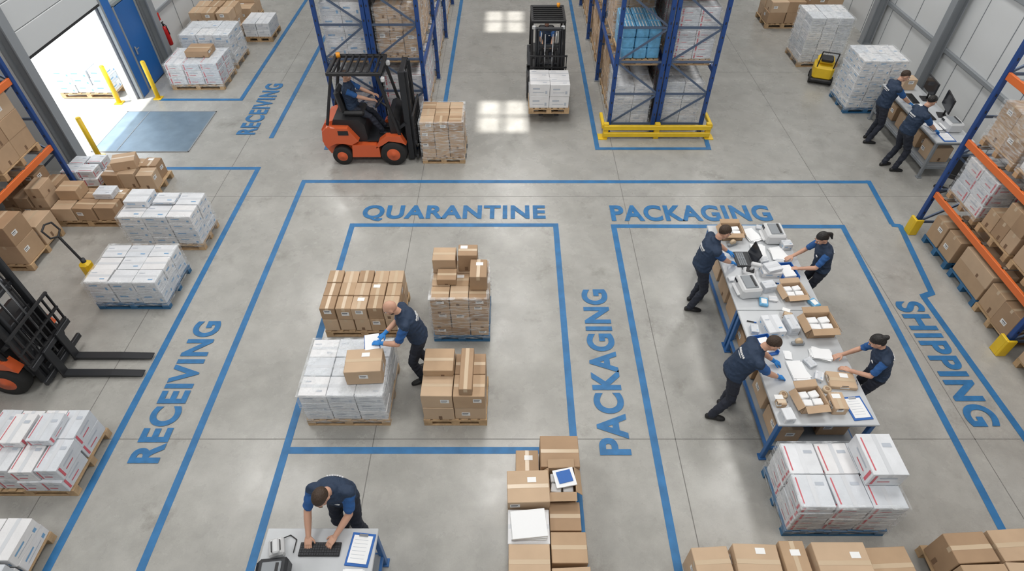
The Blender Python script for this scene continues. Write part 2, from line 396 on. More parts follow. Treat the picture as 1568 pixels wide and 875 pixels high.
text('PACKAGING',1.45,5.87,3.25,.45,math.pi/2); text('RECEIVING',-5.1,5.43,2.62,.44,math.pi/2)
text('RECEIVING',-6.38,14.0,2.6,.46,math.pi/2); text('SHIPPING',6.88,5.95,2.5,.47,-math.pi/2)
# ------------------------------------------------------------ racks
def rack(name,x0,x1,ys,H,levels,beam,post=rackblue):
    mb=MB()
    for y in ys:
        for x in(x0,x1):
            mb.box((x,y,H/2),(.09,.08,H),post,b=.008); mb.box((x,y,.01),(.14,.14,.02),grey)
            for k in range(int(H/.3)): 
                mb.box((x,y-.0405,.2+.3*k),(.025,.002,.05),dark)
        k=0;z=.25
        while z<H-.5:
            mb.bar((x0,y,z),(x1,y,z),.03,.045,rackgrey)
            a,b=((x0,x1) if k%2==0 else (x1,x0)); mb.bar((a,y,z),(b,y,z+.75),.03,.04,rackgrey); z+=.75;k+=1
    for a,b in zip(ys,ys[1:]):
        for L in levels:
            for x in(x0,x1): mb.box((x,(a+b)/2,L-.065),(.05,b-a-.08,.12),beam,b=.006)
            for q in range(5):
                yy=a+(b-a)*(q+.5)/5; mb.box(((x0+x1)/2,yy,L-.02),(x1-x0,.06,.03),steel)
    return mb.obj(name)
var=[]
kinds=['brown','brown','white_blue','brown','white','white_red','brown','white_blue']
ns=[(2,3,4),(3,2,3),(2,3,4),(2,2,3),(3,3,5),(2,3,4),(3,3,4),(2,2,4)]
for i in range(8): var.append(loadmesh('pallet_of_cartons',.9,1.12,1.22+.04*(i%3),ns[i],kinds[i],'wood',40+i,drop=.15 if i in(1,3) else 0,wrap=0 if i in(0,1,3) else 2))
def fill(x0,x1,ys,levels,pick,skip=()):
    c=0
    for a,b in zip(ys,ys[1:]):
        for L in levels:
            for q in range(2):
                c+=1
                if (round(a,1),L,q) in skip: continue
                put('pallet_of_cartons',var[pick[(c*5+q)%len(pick)]],((x0+x1)/2,a+(b-a)*(.27 if q==0 else .73),L+.003))
ysC=[12.8,15.5,18.2,20.9,23.6]
lv=[1.6,3.2]
rack('pallet_rack',2.3,3.33,ysC,4.9,lv,rackblue); rack('pallet_rack',3.45,4.48,ysC,4.9,lv,rackblue)
fill(2.3,3.33,ysC,[0,1.6,3.2],[0,1,3,6,4,0],skip=((12.8,0,0),(12.8,1.6,0)))
fill(3.45,4.48,ysC,[0,1.6,3.2],[2,5,4,1,7],skip=((12.8,0,0),(12.8,1.6,0)))
load('pallet_of_white_cartons',2.38,3.25,12.95,14.1,1.12,(2,2,4),'white',seed=3,wrap=2); load('pallet_of_white_cartons',3.54,4.4,12.95,14.1,1.2,(2,3,5),'white',seed=4,wrap=2)
load('pallet_of_blue_packs',2.38,3.25,12.95,14.1,.85,(3,3,3),'bluewrap',seed=5,z=1.603); load('pallet_of_red_white_cartons',3.54,4.4,12.95,14.1,1.25,(2,3,7),'white_red',seed=6,z=1.603,wrap=2)
mb=MB()
for z in(.12,.3): mb.box((3.4,12.52,z),(2.5,.07,.11),yellow,b=.01)
for x in(2.2,3.4,4.6): mb.box((x,12.56,.2),(.12,.1,.4),yellow,b=.01)
for x in(2.14,4.66):
    mb.box((x,12.85,.3),(.07,.6,.1),yellow,b=.01)
    mb.box((x,12.6,.01),(.2,.25,.02),yellow)
mb.obj('rack_end_guard')
ysL=[12.95,15.6,18.3,21.0,23.7]
rack('pallet_rack',-4.15,-3.13,ysL,4.9,lv,rackblue); rack('pallet_rack',-3.03,-2.0,ysL,4.9,lv,rackblue)
fill(-4.15,-3.13,ysL,[0,1.6,3.2],[2,4,5,7,2]); fill(-3.03,-2.0,ysL,[0,1.6,3.2],[0,1,3,6,0,5])
ysn=[4.4,7.4,10.35]
rack('pallet_rack',-10.1,-9.1,ysn,4.4,[1.22,2.6],orange)
put('pallet_of_cartons',var[3],(-9.6,9.6,1.225)); put('pallet_of_cartons',var[0],(-9.6,8.15,1.225)); put('pallet_of_cartons',var[1],(-9.6,6.6,1.225))
put('pallet_of_cartons',var[6],(-9.6,9.6,2.605)); put('pallet_of_cartons',var[1],(-9.6,8.15,2.605))
load('pallet_of_brown_cartons',-9.75,-8.75,7.98,9.05,1.0,(2,2,2),'brown',seed=21,jit=.02,drop=.2)
load('pallet_of_brown_cartons',-9.95,-9.0,9.35,10.2,.85,(3,2,3),'brown',seed=22,jit=.02,drop=.2)
ysr=[3.1,6.1,9.1]
rack('pallet_rack',7.85,8.9,ysr,4.4,[1.0,2.1,3.3],orange)
mb=MB(); 
for y in(6.1,9.1):
    mb.box((7.76,y,.18),(.05,.16,.36),yellow,b=.01); mb.box((7.82,y-.09,.18),(.16,.04,.36),yellow,b=.01)
mb.obj('post_protector')
sp=[('brown',(2,2,2),.8,2),('white_red',(2,2,3),.85,2),('brown',(2,3,2),.8,0),('brown',(3,2,2),.75,0)]
seeds=31
for L in(1.003,2.103):
    for i,y in enumerate((8.5,7.55,6.62,5.5,4.55,3.6)):
        k,n,hh,wr=sp[(i+(1 if L<2 else 0))%4]; seeds+=1
        load('pallet_of_cartons',7.93,8.83,y-.43,y+.43,hh,n,k,seed=seeds,z=L,jit=.012,drop=0 if wr else .2,wrap=wr)
for i,y in enumerate((8.45,7.5,6.65,5.45,4.5,3.6)):
    load('pallet_of_cartons',7.93,8.83,y-.43,y+.41,.62+.08*(i%2),[(2,2,1),(2,1,2),(1,2,1)][i%3],'brown','blue' if i<2 else 'wood',seed=60+i,jit=.02)
# ------------------------------------------------------------ floor pallets
load('pallet_of_red_white_cartons',-6.98,-5.74,3.65,4.6,.62,(4,2,2),'white_red',seed=71,jit=.02,extras=[((-.1,.1,.62),(.3,.44,.12)),((.25,.12,.62),(.3,.42,.12))])
load('pallet_of_white_cartons',-6.98,-5.74,2.1,3.12,.55,(4,2,2),'white_blue',seed=72,jit=.02)
load('pallet_of_white_cartons',-7.1,-5.88,7.02,8.0,.64,(3,3,2),'white_blue','blue',seed=73,jit=.012,wrap=1)
load('pallet_of_white_cartons',-7.18,-5.82,8.55,9.3,.8,(3,2,4),'white_blue',seed=74,jit=.01,extras=[((-.4,.1,.8),(.42,.4,.14)),((.05,.15,.8),(.4,.3,.05))],wrap=1)
load('pallet_of_brown_cartons',-8.95,-7.7,9.25,9.95,.45,(3,2,1),'brown',seed=75,jit=.03,extras=[((-.35,.1,.45),(.4,.35,.22)),((.3,.1,.45),(.36,.3,.12),'white')])
load('pallet_of_brown_cartons',-8.5,-7.4,10.3,11.0,.5,(3,2,1),'brown',seed=76,jit=.04,extras=[((-.1,.0,.5),(.45,.35,.2),'brown',.3)])
load('pallet_of_mixed_cartons',-9.35,-8.65,10.42,11.08,.5,(2,2,2),'white_red',seed=77,jit=.03)
load('pallet_of_white_cartons',-11.7,-10.25,14.5,15.4,.75,(3,2,3),'white_blue',seed=78,jit=.02)
load('pallet_of_white_cartons',-9.0,-7.62,14.95,15.95,.72,(3,2,3),'white_red',seed=79,jit=.012,wrap=2,extras=[((.1,.1,.73),(.6,.5,.16),'brown')])
load('pallet_of_white_cartons',-9.0,-7.66,16.2,17.2,.95,(3,2,3),'white_blue',seed=80,jit=.012,wrap=2)
load('pallet_of_brown_cartons',-9.3,-8.1,17.6,18.6,1.0,(3,2,3),'brown',seed=81,jit=.03,drop=.3)
load('pallet_of_white_cartons',-8.0,-7.2,18.0,18.9,.55,(2,2,2),'white',seed=82)
load('pallet_of_mixed_cartons',-9.2,-8.1,19.2,20.2,.9,(2,2,2),'brown',seed=83,drop=.2)
load('pallet_of_brown_cartons',-3.05,-1.78,6.4,7.3,.68,(5,3,2),'brown',seed=91,jit=.008)
load('pallet_of_white_cartons',-2.95,-1.76,4.72,5.75,.74,(3,3,3),'white',seed=92,jit=.006,extras=[((.31,-.12,.75),(.5,.4,.28),'brown',.06)],wrap=2)
load('pallet_of_brown_cartons',-1.27,-.36,6.3,7.2,1.0,(3,3,5),'brown','blue',seed=93,jit=.006,lab=.5,wrap=1,
  extras=[((-.25,.28,1.0),(.36,.3,.28)),((.12,.3,1.0),(.3,.26,.34)),((.3,-.05,1.0),(.26,.4,.28)),((-.2,-.02,1.0),(.3,.25,.12))])
load('pallet_of_brown_cartons',-1.27,-.36,4.72,5.5,.72,(2,2,2),'brown',seed=94,jit=.006,extras=[((-.22,.16,.72),(.42,.4,.13)),((.18,0.0,.72),(.18,.72,.14))])
mb=MB(); rr=random.Random(5)
carton(mb,(.62,4.0,0),(.5,.45,.55),'brown',0,rr,1); carton(mb,(.2,3.95,0),(.3,.36,.34),'brown',0,rr,1)
carton(mb,(.2,3.5,.302),(.52,.42,.28),'brown',.03,rr,1); carton(mb,(.2,3.05,.0),(.5,.42,.45),'white',0,rr)
carton(mb,(.2,3.48,0),(.5,.42,.3),'brown',0,rr); carton(mb,(.65,3.2,0),(.38,.36,.4),'brown',0,rr)
opencarton(mb,(.63,3.6,.25),(.34,.34,.3),0.02,paper); carton(mb,(.63,3.6,0),(.38,.38,.25),'brown',0,rr)
carton(mb,(.2,2.62,0),(.48,.4,.5),'brown',0,rr,1); carton(mb,(.67,2.8,0),(.42,.36,.46),'brown',0,rr,1); carton(mb,(.68,2.38,0),(.44,.36,.5),'brown',.04,rr,1)
for i in range(3): mb.box((.2,3.05,.465+.03*i),(.42,.34,.028),paper,rz=.05*i,b=.004)
mb.box((.66,3.62,.56),(.26,.24,.02),paper,rz=.2); mb.box((.66,3.63,.575),(.18,.16,.01),bluefold,rz=.25)
mb.obj('stack_of_cartons')
load('pallet_of_red_white_cartons',3.4,4.68,3.12,4.0,.78,(3,2,4),'white_red','blue',seed=95,jit=.01,extras=[((.42,.12,.79),(.42,.55,.26))],wrap=1)
mb=MB(); rr=random.Random(9)
for x,y,w,d,h_,r in((2.3,2.62,.42,.34,.5,.05),(2.8,2.6,.5,.4,.56,-.03),(3.22,2.62,.28,.4,.6,0),(3.72,2.55,.6,.46,.66,0),(4.32,2.57,.5,.42,.52,.04),(3.3,2.1,.4,.3,.6,0),(2.5,2.1,.5,.38,.5,0)):
    carton(mb,(x,y,0),(w,d,h_),'brown',r,rr,.9)
mb.obj('stack_of_cartons')
load('pallet_of_brown_cartons',5.0,6.05,2.2,2.95,.62,(2,2,1),'brown',seed=96,jit=.03)
load('pallet_of_white_cartons',8.0,9.15,16.3,17.3,1.35,(3,2,6),'white',seed=97,jit=.01,wrap=2)
load('pallet_of_white_cartons',8.3,9.4,13.72,14.65,1.35,(3,2,7),'white_blue','blue',seed=98,jit=.01,wrap=2)
load('pallet_of_brown_cartons',7.9,9.0,19.0,20.0,.8,(2,2,2),'brown',seed=99,jit=.02); load('pallet_of_brown_cartons',9.1,10.1,19.0,20.0,1.0,(2,2,2),'brown',seed=100,jit=.02)
mb=MB(); yl=yellow
mb.box((0,0,.32),(.6,.5,.36),yl,b=.06); mb.box((.05,0,.56),(.4,.42,.14),yl,b=.05); mb.box((-.12,0,.66),(.3,.3,.1),black,b=.03)
mb.box((0,0,.12),(.66,.56,.1),black,b=.03); mb.path([(-.3,-.2,.5),(-.45,-.2,.95),(-.45,.2,.95),(-.3,.2,.5)],.016,black)
for y in(-.26,.26): mb.cyl((-.18,y-.03,.11),(-.18,y+.03,.11),.11,rubber); mb.cyl((.2,y-.03,.08),(.2,y+.03,.08),.08,rubber)
mb.obj('floor_scrubber',(8.35,15.5,0),1.2,1.0)
# ------------------------------------------------------------ forklift
def forklift(name,loc,rz,body=forko,sc=1.,lift=0.,fl=1.0,gap=.2):
    mb=MB()
    mb.prism([(-1.0,.2),(-1.12,.42),(-1.1,.8),(-1.0,.95),(-.8,1.02),(-.5,1.0),(-.42,.6),(-.45,.2)],-.36,.36,body)
    for s in(-1,1):
        y0,y1=sorted((s*.36,s*.52))
        mb.prism([(-1.0,.42),(-1.08,.6),(-1.05,.82),(-.95,.92),(-.5,.9),(-.3,.6),(-.47,.5),(-.6,.53),(-.8,.54),(-.95,.47)],y0,y1,body)
        mb.prism([(-.5,.2),(-.46,.5),(.05,.5),(.12,.42),(.12,.2)],y0,y1,body)
        mb.prism([(.05,.42),(.14,.6),(.3,.72),(.62,.72),(.72,.5),(.62,.56),(.35,.6),(.2,.5)],y0,y1,body)
        mb.box((-.2,s*.45,.4),(.3,.12,.04),dark)
    mb.box((.1,0,.36),(1.2,.72,.34),dark,b=.02)
    mb.prism([(-.85,.9),(-.8,1.04),(-.25,1.02),(-.15,.9),(-.12,.52),(-.85,.52)],-.37,.37,black)
    mb.box((-.38,0,1.08),(.46,.46,.12),black,b=.04); mb.box((-.64,0,1.34),(.12,.44,.52),black,b=.05,rot=Matrix.Rotation(-.15,3,'Y'))
    mb.box((.2,0,.54),(.7,.8,.03),dark); mb.prism([(.42,.54),(.38,1.1),(.5,1.16),(.62,1.0),(.62,.54)],-.4,.4,black)
    mb.cyl((.42,.0,1.05),(.2,.0,1.25),.025,black)
    c=V((.18,0,1.27)); ax=V((-.22,0,.2)).normalized(); u=V((0,1,0)); v=ax.cross(u)
    P=[c+u*.16*math.cos(t*math.pi/8)+v*.16*math.sin(t*math.pi/8) for t in range(17)]
    mb.path(P,.014,black); mb.bar(P[0],P[8],.02,.02,black)
    for x,yy,r,w in((.42,.45,.28,.2),(-.72,.44,.22,.17)):
        for s in(-1,1):
            mb.lathe((x,s*yy-w/2,r),(0,1,0),[(r*.55,0),(r*.93,0),(r,.025),(r,w-.025),(r*.93,w),(r*.55,w)],rubber,28)
            mb.lathe((x,s*yy-w/2-.005,r),(0,1,0),[(r*.18,-.01),(r*.2,.0),(r*.5,.0),(r*.56,.012),(r*.56,w-.002),(r*.5,w+.01),(r*.2,w+.01),(r*.18,w+.02)],body if body is forko else grey,20)
    for s in(-1,1):
        mb.bar((-.92,s*.44,.95),(-.62,s*.42,2.06),.06,.06,black,b=.01); mb.bar((.62,s*.44,.6),(.3,s*.42,2.06),.06,.06,black,b=.01)
        mb.bar((-.68,s*.42,2.08),(.36,s*.42,2.08),.07,.07,black,b=.01)
        mb.box((.4,s*.38,1.95),(.08,.1,.1),lgrey,b=.02)
    for x in(-.68,.36): mb.box((x,0,2.08),(.07,.9,.07),black,b=.01)
    for i in range(7): mb.box((-.58+.14*i,0,2.09),(.035,.84,.05),black)
    mb.cyl((-.6,.3,2.1),(-.6,.3,2.2),.045,mat('beacon_amber',(.9,.35,.02),.3))
    for s in(-1,1):
        mb.box((.78,s*.33,1.07),(.13,.05,2.05),dark,b=.008); mb.box((.84,s*.27,1.07),(.11,.045,2.0),dark,b=.008)
        mb.box((.8,s*.30,1.07),(.03,.1,2.02),black)
        mb.cyl((.76,s*.2,.2),(.76,s*.2,1.5),.035,black); mb.cyl((.76,s*.2,1.5),(.76,s*.2,1.98),.02,steel)
        mb.box((.83,s*.1,1.1),(.012,.03,1.7),steel)
        mb.path([(.84,s*.14,2.0),(.88,s*.15,1.6),(.9,s*.14,.7+lift)],.012,black)
        mb.bar((.3,s*.36,.62),(.74,s*.36,.95),.06,.06,dark)
    for z in(.18,1.15,1.62,2.06): mb.box((.78,0,z),(.1,.66,.07),dark,b=.01)
    for z in(.2+lift,.55+lift): mb.box((.94,0,z),(.05,.98,.09),dark,b=.008)
    for i in range(9): mb.box((.93,-.47+.1175*i,.85+lift),(.03,.022,.62),black)
    for z in(.62,.86,1.17): mb.box((.93,0,z+lift),(.035,.98,.035),black)
    for s in(-1,1):
        mb.box((.985,s*gap,.32+lift),(.04,.13,.62),dark,b=.006)
        z=.05+lift
        mb.prism([(.97,z-.025),(.97,z+.025),(1.0+fl*.6,z+.022),(1.0+fl,z),(1.0+fl,z-.012),(1.0+fl*.6,z-.025)],s*gap-.06,s*gap+.06,dark)
    mb.box((-1.11,0,.7),(.02,.4,.12),black,b=.005)
    mb.box((-.6,-.525,.8),(.22,.006,.1),black)
    return mb.obj(name,loc,rz,sc)
forklift('forklift',(-3.03,11.95,0),0)
load('pallet_of_brown_cartons',-2.0,-1.05,11.48,12.42,1.02,(3,3,4),'brown',seed=111,z=.0,lab=.5,jit=.008,wrap=1)
forklift('forklift',(.88,14.95,0),-math.pi/2,body=dark,sc=.92,lift=.25)
load('pallet_of_white_cartons',.4,1.37,13.17,13.96,.75,(2,2,2),'white',seed=112,z=.29,jit=.01)
forklift('forklift',(-7.92,5.8,0),0,fl=1.2,gap=.17)
mb=MB()
for s in(-1,1): mb.box((.65,s*.19,.07),(1.15,.15,.05),yellow,b=.01); mb.cyl((1.1,s*.19-.05,.04),(1.1,s*.19+.05,.04),.04,rubber)
mb.box((.05,0,.16),(.14,.5,.24),yellow,b=.03); mb.box((-.08,0,.28),(.18,.18,.3),yellow,b=.04); mb.cyl((-.08,0,.3),(-.08,0,.5),.04,dark)
mb.cyl((-.08,-.06,.1),(-.08,.06,.1),.1,rubber)
mb.path([(-.1,0,.45),(-.3,0.05,.95)],.022,black); mb.path([(-.3,.05,.95),(-.33,-.07,1.0),(-.4,-.07,1.15),(-.42,.05,1.19),(-.4,.17,1.15),(-.33,.17,1.0),(-.3,.05,.95)],.016,black)
mb.obj('pallet_jack',(-7.45,7.75,0),-.12)
# ------------------------------------------------------------ tables
def table(name,x0,x1,y0,y1,z=.9,top=tabletop,fr=tblue,shelf=True):
    mb=MB(); w,d=x1-x0,y1-y0
    mb.box((0,0,z-.02),(w,d,.04),top,b=.008); mb.box((0,0,z-.06),(w-.06,d-.06,.05),fr)
    for sx in(-1,1):
        for sy in(-1,1): mb.box((sx*(w/2-.05),sy*(d/2-.05),(z-.04)/2),(.06,.06,z-.04),fr,b=.006); mb.box((sx*(w/2-.05),sy*(d/2-.05),.01),(.1,.1,.02),fr)
        mb.box((sx*(w/2-.05),0,.25),(.04,d-.1,.05),fr)
    for sy in(-1,1): mb.box((0,sy*(d/2-.05),.25),(w-.1,.04,.05),fr)
    if shelf: mb.box((0,0,.285),(w-.12,d-.12,.02),grey)
    return mb.obj(name,((x0+x1)/2,(y0+y1)/2,0))
table('packing_table',3.42,4.72,6.175,8.2); table('packing_table',3.42,4.72,4.17,6.165)
mb=MB(); rr=random.Random(3)
for i in range(7): carton(mb,(3.72,4.5+.52*i,.297),(.36,.42,.26+.08*rr.random()),'brown',0,rr,.6)
for i in range(6): carton(mb,(4.38,4.6+.6*i,.297),(.4,.42,.3),'brown',0,rr,.6)
mb.obj('stored_cartons')
OCC=[]
def item(name,x,y,z,fn,rz=0.):
    mb=MB(); fn(mb)
    xs=[math.hypot(v[0],v[1]) for v in mb.v]; OCC.append((x,y,max(xs)*.85))
    return mb.obj(name,(x,y,z+.001),rz)
def laptop(mb):
    mb.box((0,0,.012),(.26,.36,.02),dark,b=.004); mb.box((-.02,0,.0225),(.14,.31,.002),black)
    for i in range(4):
        for j in range(11): mb.box((-.075+.033*i,-.14+.028*j,.025),(.026,.023,.004),grey)
    mb.box((.17,0,.135),(.012,.36,.25),dark,b=.004,rot=Matrix.Rotation(.28,3,'Y')); mb.box((.1625,0,.136),(.004,.33,.22),screen,rot=Matrix.Rotation(.28,3,'Y'))
def printer(mb,c=lgrey):
    mb.box((0,0,.1),(.32,.38,.2),c,b=.03); mb.box((.0,0,.205),(.2,.28,.02),grey,b=.008); mb.box((.06,0,.218),(.03,.24,.01),black); mb.box((-.17,0,.06),(.06,.26,.02),paper); mb.box((-.15,.1,.16),(.03,.1,.04),screen)
def papers(mb,n=6,w=.21,d=.3):
    for i in range(n): mb.box((rr.uniform(-.02,.02),rr.uniform(-.02,.02),.003+.006*i),(w,d,.005),paper,rz=rr.uniform(-.2,.2))
def clipboard(mb): mb.box((0,0,.005),(.26,.36,.01),bluefold,b=.003); mb.box((0,0,.013),(.21,.3,.004),paper); mb.box((0,.15,.02),(.1,.03,.015),steel,b=.004); [mb.box((-.01,.1-.04*i,.0155),(.15,.004,.001),pgrey) for i in range(6)]
def tray(mb):
    mb.box((0,0,.01),(.26,.34,.02),bluefold,b=.005)
    for sx in(-1,1): mb.box((sx*.13,0,.04),(.01,.34,.07),bluefold)
    mb.box((0,.17,.04),(.26,.01,.07),bluefold); mb.box((0,0,.04),(.2,.26,.04),paper,rz=.05,b=.004)
def taped(mb): mb.box((0,0,.03),(.18,.06,.05),grey,b=.01); mb.cyl((0,-.025,.07),(0,.025,.07),.05,tape)
def scanner(mb):
    mb.box((0,0,.05),(.16,.2,.1),lgrey,b=.02); mb.cyl((0,0,.1),(.02,-.03,.2),.025,lgrey); mb.box((.03,-.06,.22),(.07,.16,.06),lgrey,b=.015); mb.box((0,.0,.11),(.1,.12,.02),black,b=.005); mb.path([(.06,.1,.03),(.14,.12,.01),(.2,.05,.01),(.16,-.08,.01)],.006,black)
def roll(mb):
    mb.rings([(V((0,0,z_)),V((1,0,0)),V((0,1,0)),r_,r_) for z_,r_ in((0,.03),(0,.055),(.05,.055),(.05,.03))],tape,18,pole=False); mb.cyl((0,0,.002),(0,0,.048),.03,kraft[2])
def bluepack(mb): mb.box((0,0,.025),(.13,.17,.05),bluewrap,b=.012); topq(mb,.05,-.04,.04,-.05,.05,label,.001)
def marker(mb): mb.cyl((-.06,0,.01),(.04,0,.01),.009,black); mb.cyl((.04,0,.01),(.075,0,.01),.010,bluefold)
def smallbox(k,sz): return lambda mb: carton(mb,(0,0,0),sz,k,0,rr,1)
def oc(sz,rz=0,k=0): return lambda m:opencarton(m,(0,0,0),sz,rz,paper,k)
T=.9
item('laptop',3.80,7.3,T,laptop); item('label_printer',4.45,7.85,T,printer); item('label_printer',3.66,6.58,T,printer,.1)
item('open_carton',3.75,7.92,T,oc((.34,.28,.16)))
item('paper_stack',4.12,7.9,T,papers,.3); item('paper_stack',4.12,7.5,T,papers,-.2); item('paper_stack',4.42,7.42,T,papers,.1)
item('small_carton',4.15,6.98,T,smallbox('white_blue',(.3,.22,.1))); item('small_carton',4.16,6.98,T+.104,smallbox('white',(.25,.2,.06)),.3)
item('small_carton',4.0,6.62,T,smallbox('white',(.2,.16,.12)),.2); item('open_carton',4.35,6.5,T,oc((.32,.28,.12),.1,1)); item('document_tray',4.42,6.98,T,tray,.1)
item('barcode_scanner',3.80,6.94,T,scanner,1.2); item('small_carton',4.10,7.24,T,smallbox('white',(.16,.12,.08)),.3)
item('small_carton',4.6,7.6,T,smallbox('white_blue',(.16,.14,.12)),.1); item('tape_dispenser',3.72,7.66,T,taped,.4); item('small_carton',4.38,7.22,T,smallbox('white',(.12,.08,.06)),-.1)
item('open_carton',4.47,5.78,T,oc((.4,.32,.2),.05,0)); item('small_carton',3.82,5.8,T,smallbox('white_blue',(.26,.34,.12)),.1); item('small_carton',4.08,5.8,T,smallbox('white',(.14,.28,.16)),.1)
item('document_tray',3.6,5.45,T,tray,.2); item('paper_stack',3.94,5.02,T,lambda m:papers(m,5,.2,.3),.2); item('paper_stack',4.35,5.3,T,lambda m:papers(m,9,.18,.26),1.3)
item('small_carton',4.46,4.84,T,smallbox('brown',(.36,.26,.06)),-.1); item('open_carton',3.9,4.5,T,oc((.32,.3,.16),.12,1)); item('small_carton',4.24,4.45,T,smallbox('brown',(.18,.26,.14)))
item('clipboard',4.52,4.42,T,clipboard,.1); item('tape_dispenser',4.1,5.5,T,taped); item('small_carton',3.55,4.28,T,smallbox('white',(.14,.18,.1)),.1)
item('small_carton',4.15,5.15,T,smallbox('white',(.12,.16,.05)),.4)
# loose packing supplies in the free spaces of the two table tops
OCC+=[(3.6,7.38,.14),(3.58,7.12,.14),(4.55,7.0,.15),(4.55,7.3,.15),(3.66,5.12,.14),(3.66,4.88,.14),(4.56,4.97,.14),(4.56,5.25,.14)]
r2=random.Random(21); kinds2=[('small_packet',smallbox('white',(.13,.1,.04)),.08),('blue_packet',bluepack,.10),('tape_roll',roll,.055),('small_carton',smallbox('white_blue',(.11,.15,.07)),.09),('marker_pen',marker,.07),('paper_stack',lambda m:papers(m,2,.1,.14),.08),('small_carton',smallbox('brown',(.12,.1,.08)),.08)]
cnt=0
for t_ in range(900):
    if cnt>=24: break
    nme,fn,rd=kinds2[cnt%len(kinds2)]; px,py=r2.uniform(3.5,4.64),r2.uniform(4.25,8.12)
    if abs(py-6.17)<.1: continue
    if all(math.hypot(px-a_,py-b_)>c_+rd for a_,b_,c_ in OCC): item(nme,px,py,T,fn,r2.uniform(-.5,.5)); cnt+=1
table('workbench',8.82,9.62,10.9,13.5,.9,tabletop,grey,True)
def monitor(mb):
    mb.box((0,0,.01),(.18,.24,.02),black,b=.005); mb.cyl((0.03,0,.02),(0.03,0,.2),.02,black); mb.box((0,0,.32),(.03,.54,.32),black,b=.008); mb.box((-.017,0,.32),(.004,.51,.29),screen)
item('monitor',9.46,12.0,.9,monitor,-.25); item('monitor',9.46,12.75,.9,monitor,-.1); item('label_printer',9.35,11.45,.9,printer)
def keyboard(mb):
    mb.box((0,0,.012),(.45,.15,.02),black,b=.005)
    for i in range(5):
        for j in range(16): mb.box((-.205+.0273*j,-.055+.027*i,.024),(.022,.021,.006),dark)
item('keyboard',9.17,12.02,.9,keyboard,1.57); item('keyboard',9.17,12.75,.9,keyboard,1.5)
item('small_carton',9.25,13.3,.9,smallbox('brown',(.3,.26,.25))); item('small_carton',9.0,13.15,.9,smallbox('white',(.16,.16,.08)))
item('paper_stack',9.03,11.5,.9,papers,.2); item('paper_stack',9.12,12.39,.9,lambda m:papers(m,5,.14,.2),1.5); item('clipboard',9.1,11.1,.9,clipboard)
mb=MB()
for i in range(4): carton(mb,(9.2,11.3+.58*i,.297),(.42,.42,.34),'brown',0,rr,.7)
mb.obj('stored_cartons')
def chair(mb):
    for i in range(5):
        a=i*2*math.pi/5; mb.bar((0,0,.1),(.28*math.cos(a),.28*math.sin(a),.07),.04,.03,black); mb.ell((.28*math.cos(a),.28*math.sin(a),.035),(.03,.03,.035),((1,0,0),(0,1,0),(0,0,1)),rubber)
    mb.cyl((0,0,.1),(0,0,.45),.03,dark); mb.box((0,0,.48),(.46,.46,.08),black,b=.035); mb.box((-.24,0,.82),(.07,.42,.5),black,b=.03); mb.bar((-.2,0,.48),(-.26,0,.7),.08,.03,dark)
    for s in(-1,1): mb.path([(0,s*.25,.48),(0,s*.27,.66),(.12,s*.27,.68)],.015,black)
item('office_chair',9.2,10.35,0,chair,.9)
table('desk',-2.74,-1.5,2.05,2.84,.9)
item('keyboard',-2.1,2.6,.9,keyboard,0); item('clipboard',-1.66,2.6,.9,clipboard,-.1)
item('paper_stack',-1.7,2.22,.9,papers,.1)
item('barcode_scanner',-2.56,2.6,.9,scanner,.3); item('label_printer',-2.5,2.26,.9,lambda m:printer(m,dark),.1)
# ------------------------------------------------------------ people
vest=mat('vest_navy',(.016,.034,.072),.75,bump=.5,bs=22); shirt=mat('shirt_blue',(.022,.10,.30),.8,bump=.4,bs=20)
trous=mat('trousers_navy',(.018,.022,.036),.8,bump=.5,bs=20); shoe=mat('shoe_black',(.012,.012,.013),.5)
skin1=mat('skin_light',(.58,.33,.23),.5); skin2=mat('skin_tan',(.45,.25,.16),.5)
hairb=mat('hair_brown',(.045,.025,.014),.6,bump=.6,bs=60); hairk=mat('hair_black',(.012,.010,.009),.5,bump=.5,bs=60)
glovem=mat('glove_blue',(.02,.22,.62),.6); eyew=mat('eye_white',(.8,.8,.8),.3); lip=mat('lip',(.42,.16,.13),.5)
def remesh(mb,vox,it):
    me=mb.mesh('tmp'); o=bpy.data.objects.new('tmp',me); scene.collection.objects.link(o)
    r=o.modifiers.new('r','REMESH'); r.mode='VOXEL'; r.voxel_size=vox
    s=o.modifiers.new('s','SMOOTH'); s.iterations=it; s.factor=.5
    dg=bpy.context.evaluated_depsgraph_get(); out=bpy.data.meshes.new_from_object(o.evaluated_get(dg),depsgraph=dg)
    bpy.data.objects.remove(o); bpy.data.meshes.remove(me); return out
def ik(S,T,l1,l2,pole):
    d=T-S; D=d.length; dn=d/D
    if D>l1+l2-.003: D=l1+l2-.003; T=S+dn*D
    a=(l1*l1-l2*l2+D*D)/(2*D); h=math.sqrt(max(0,l1*l1-a*a)); pp=(pole-dn*pole.dot(dn)).normalized()
    return S+dn*a+pp*h,T
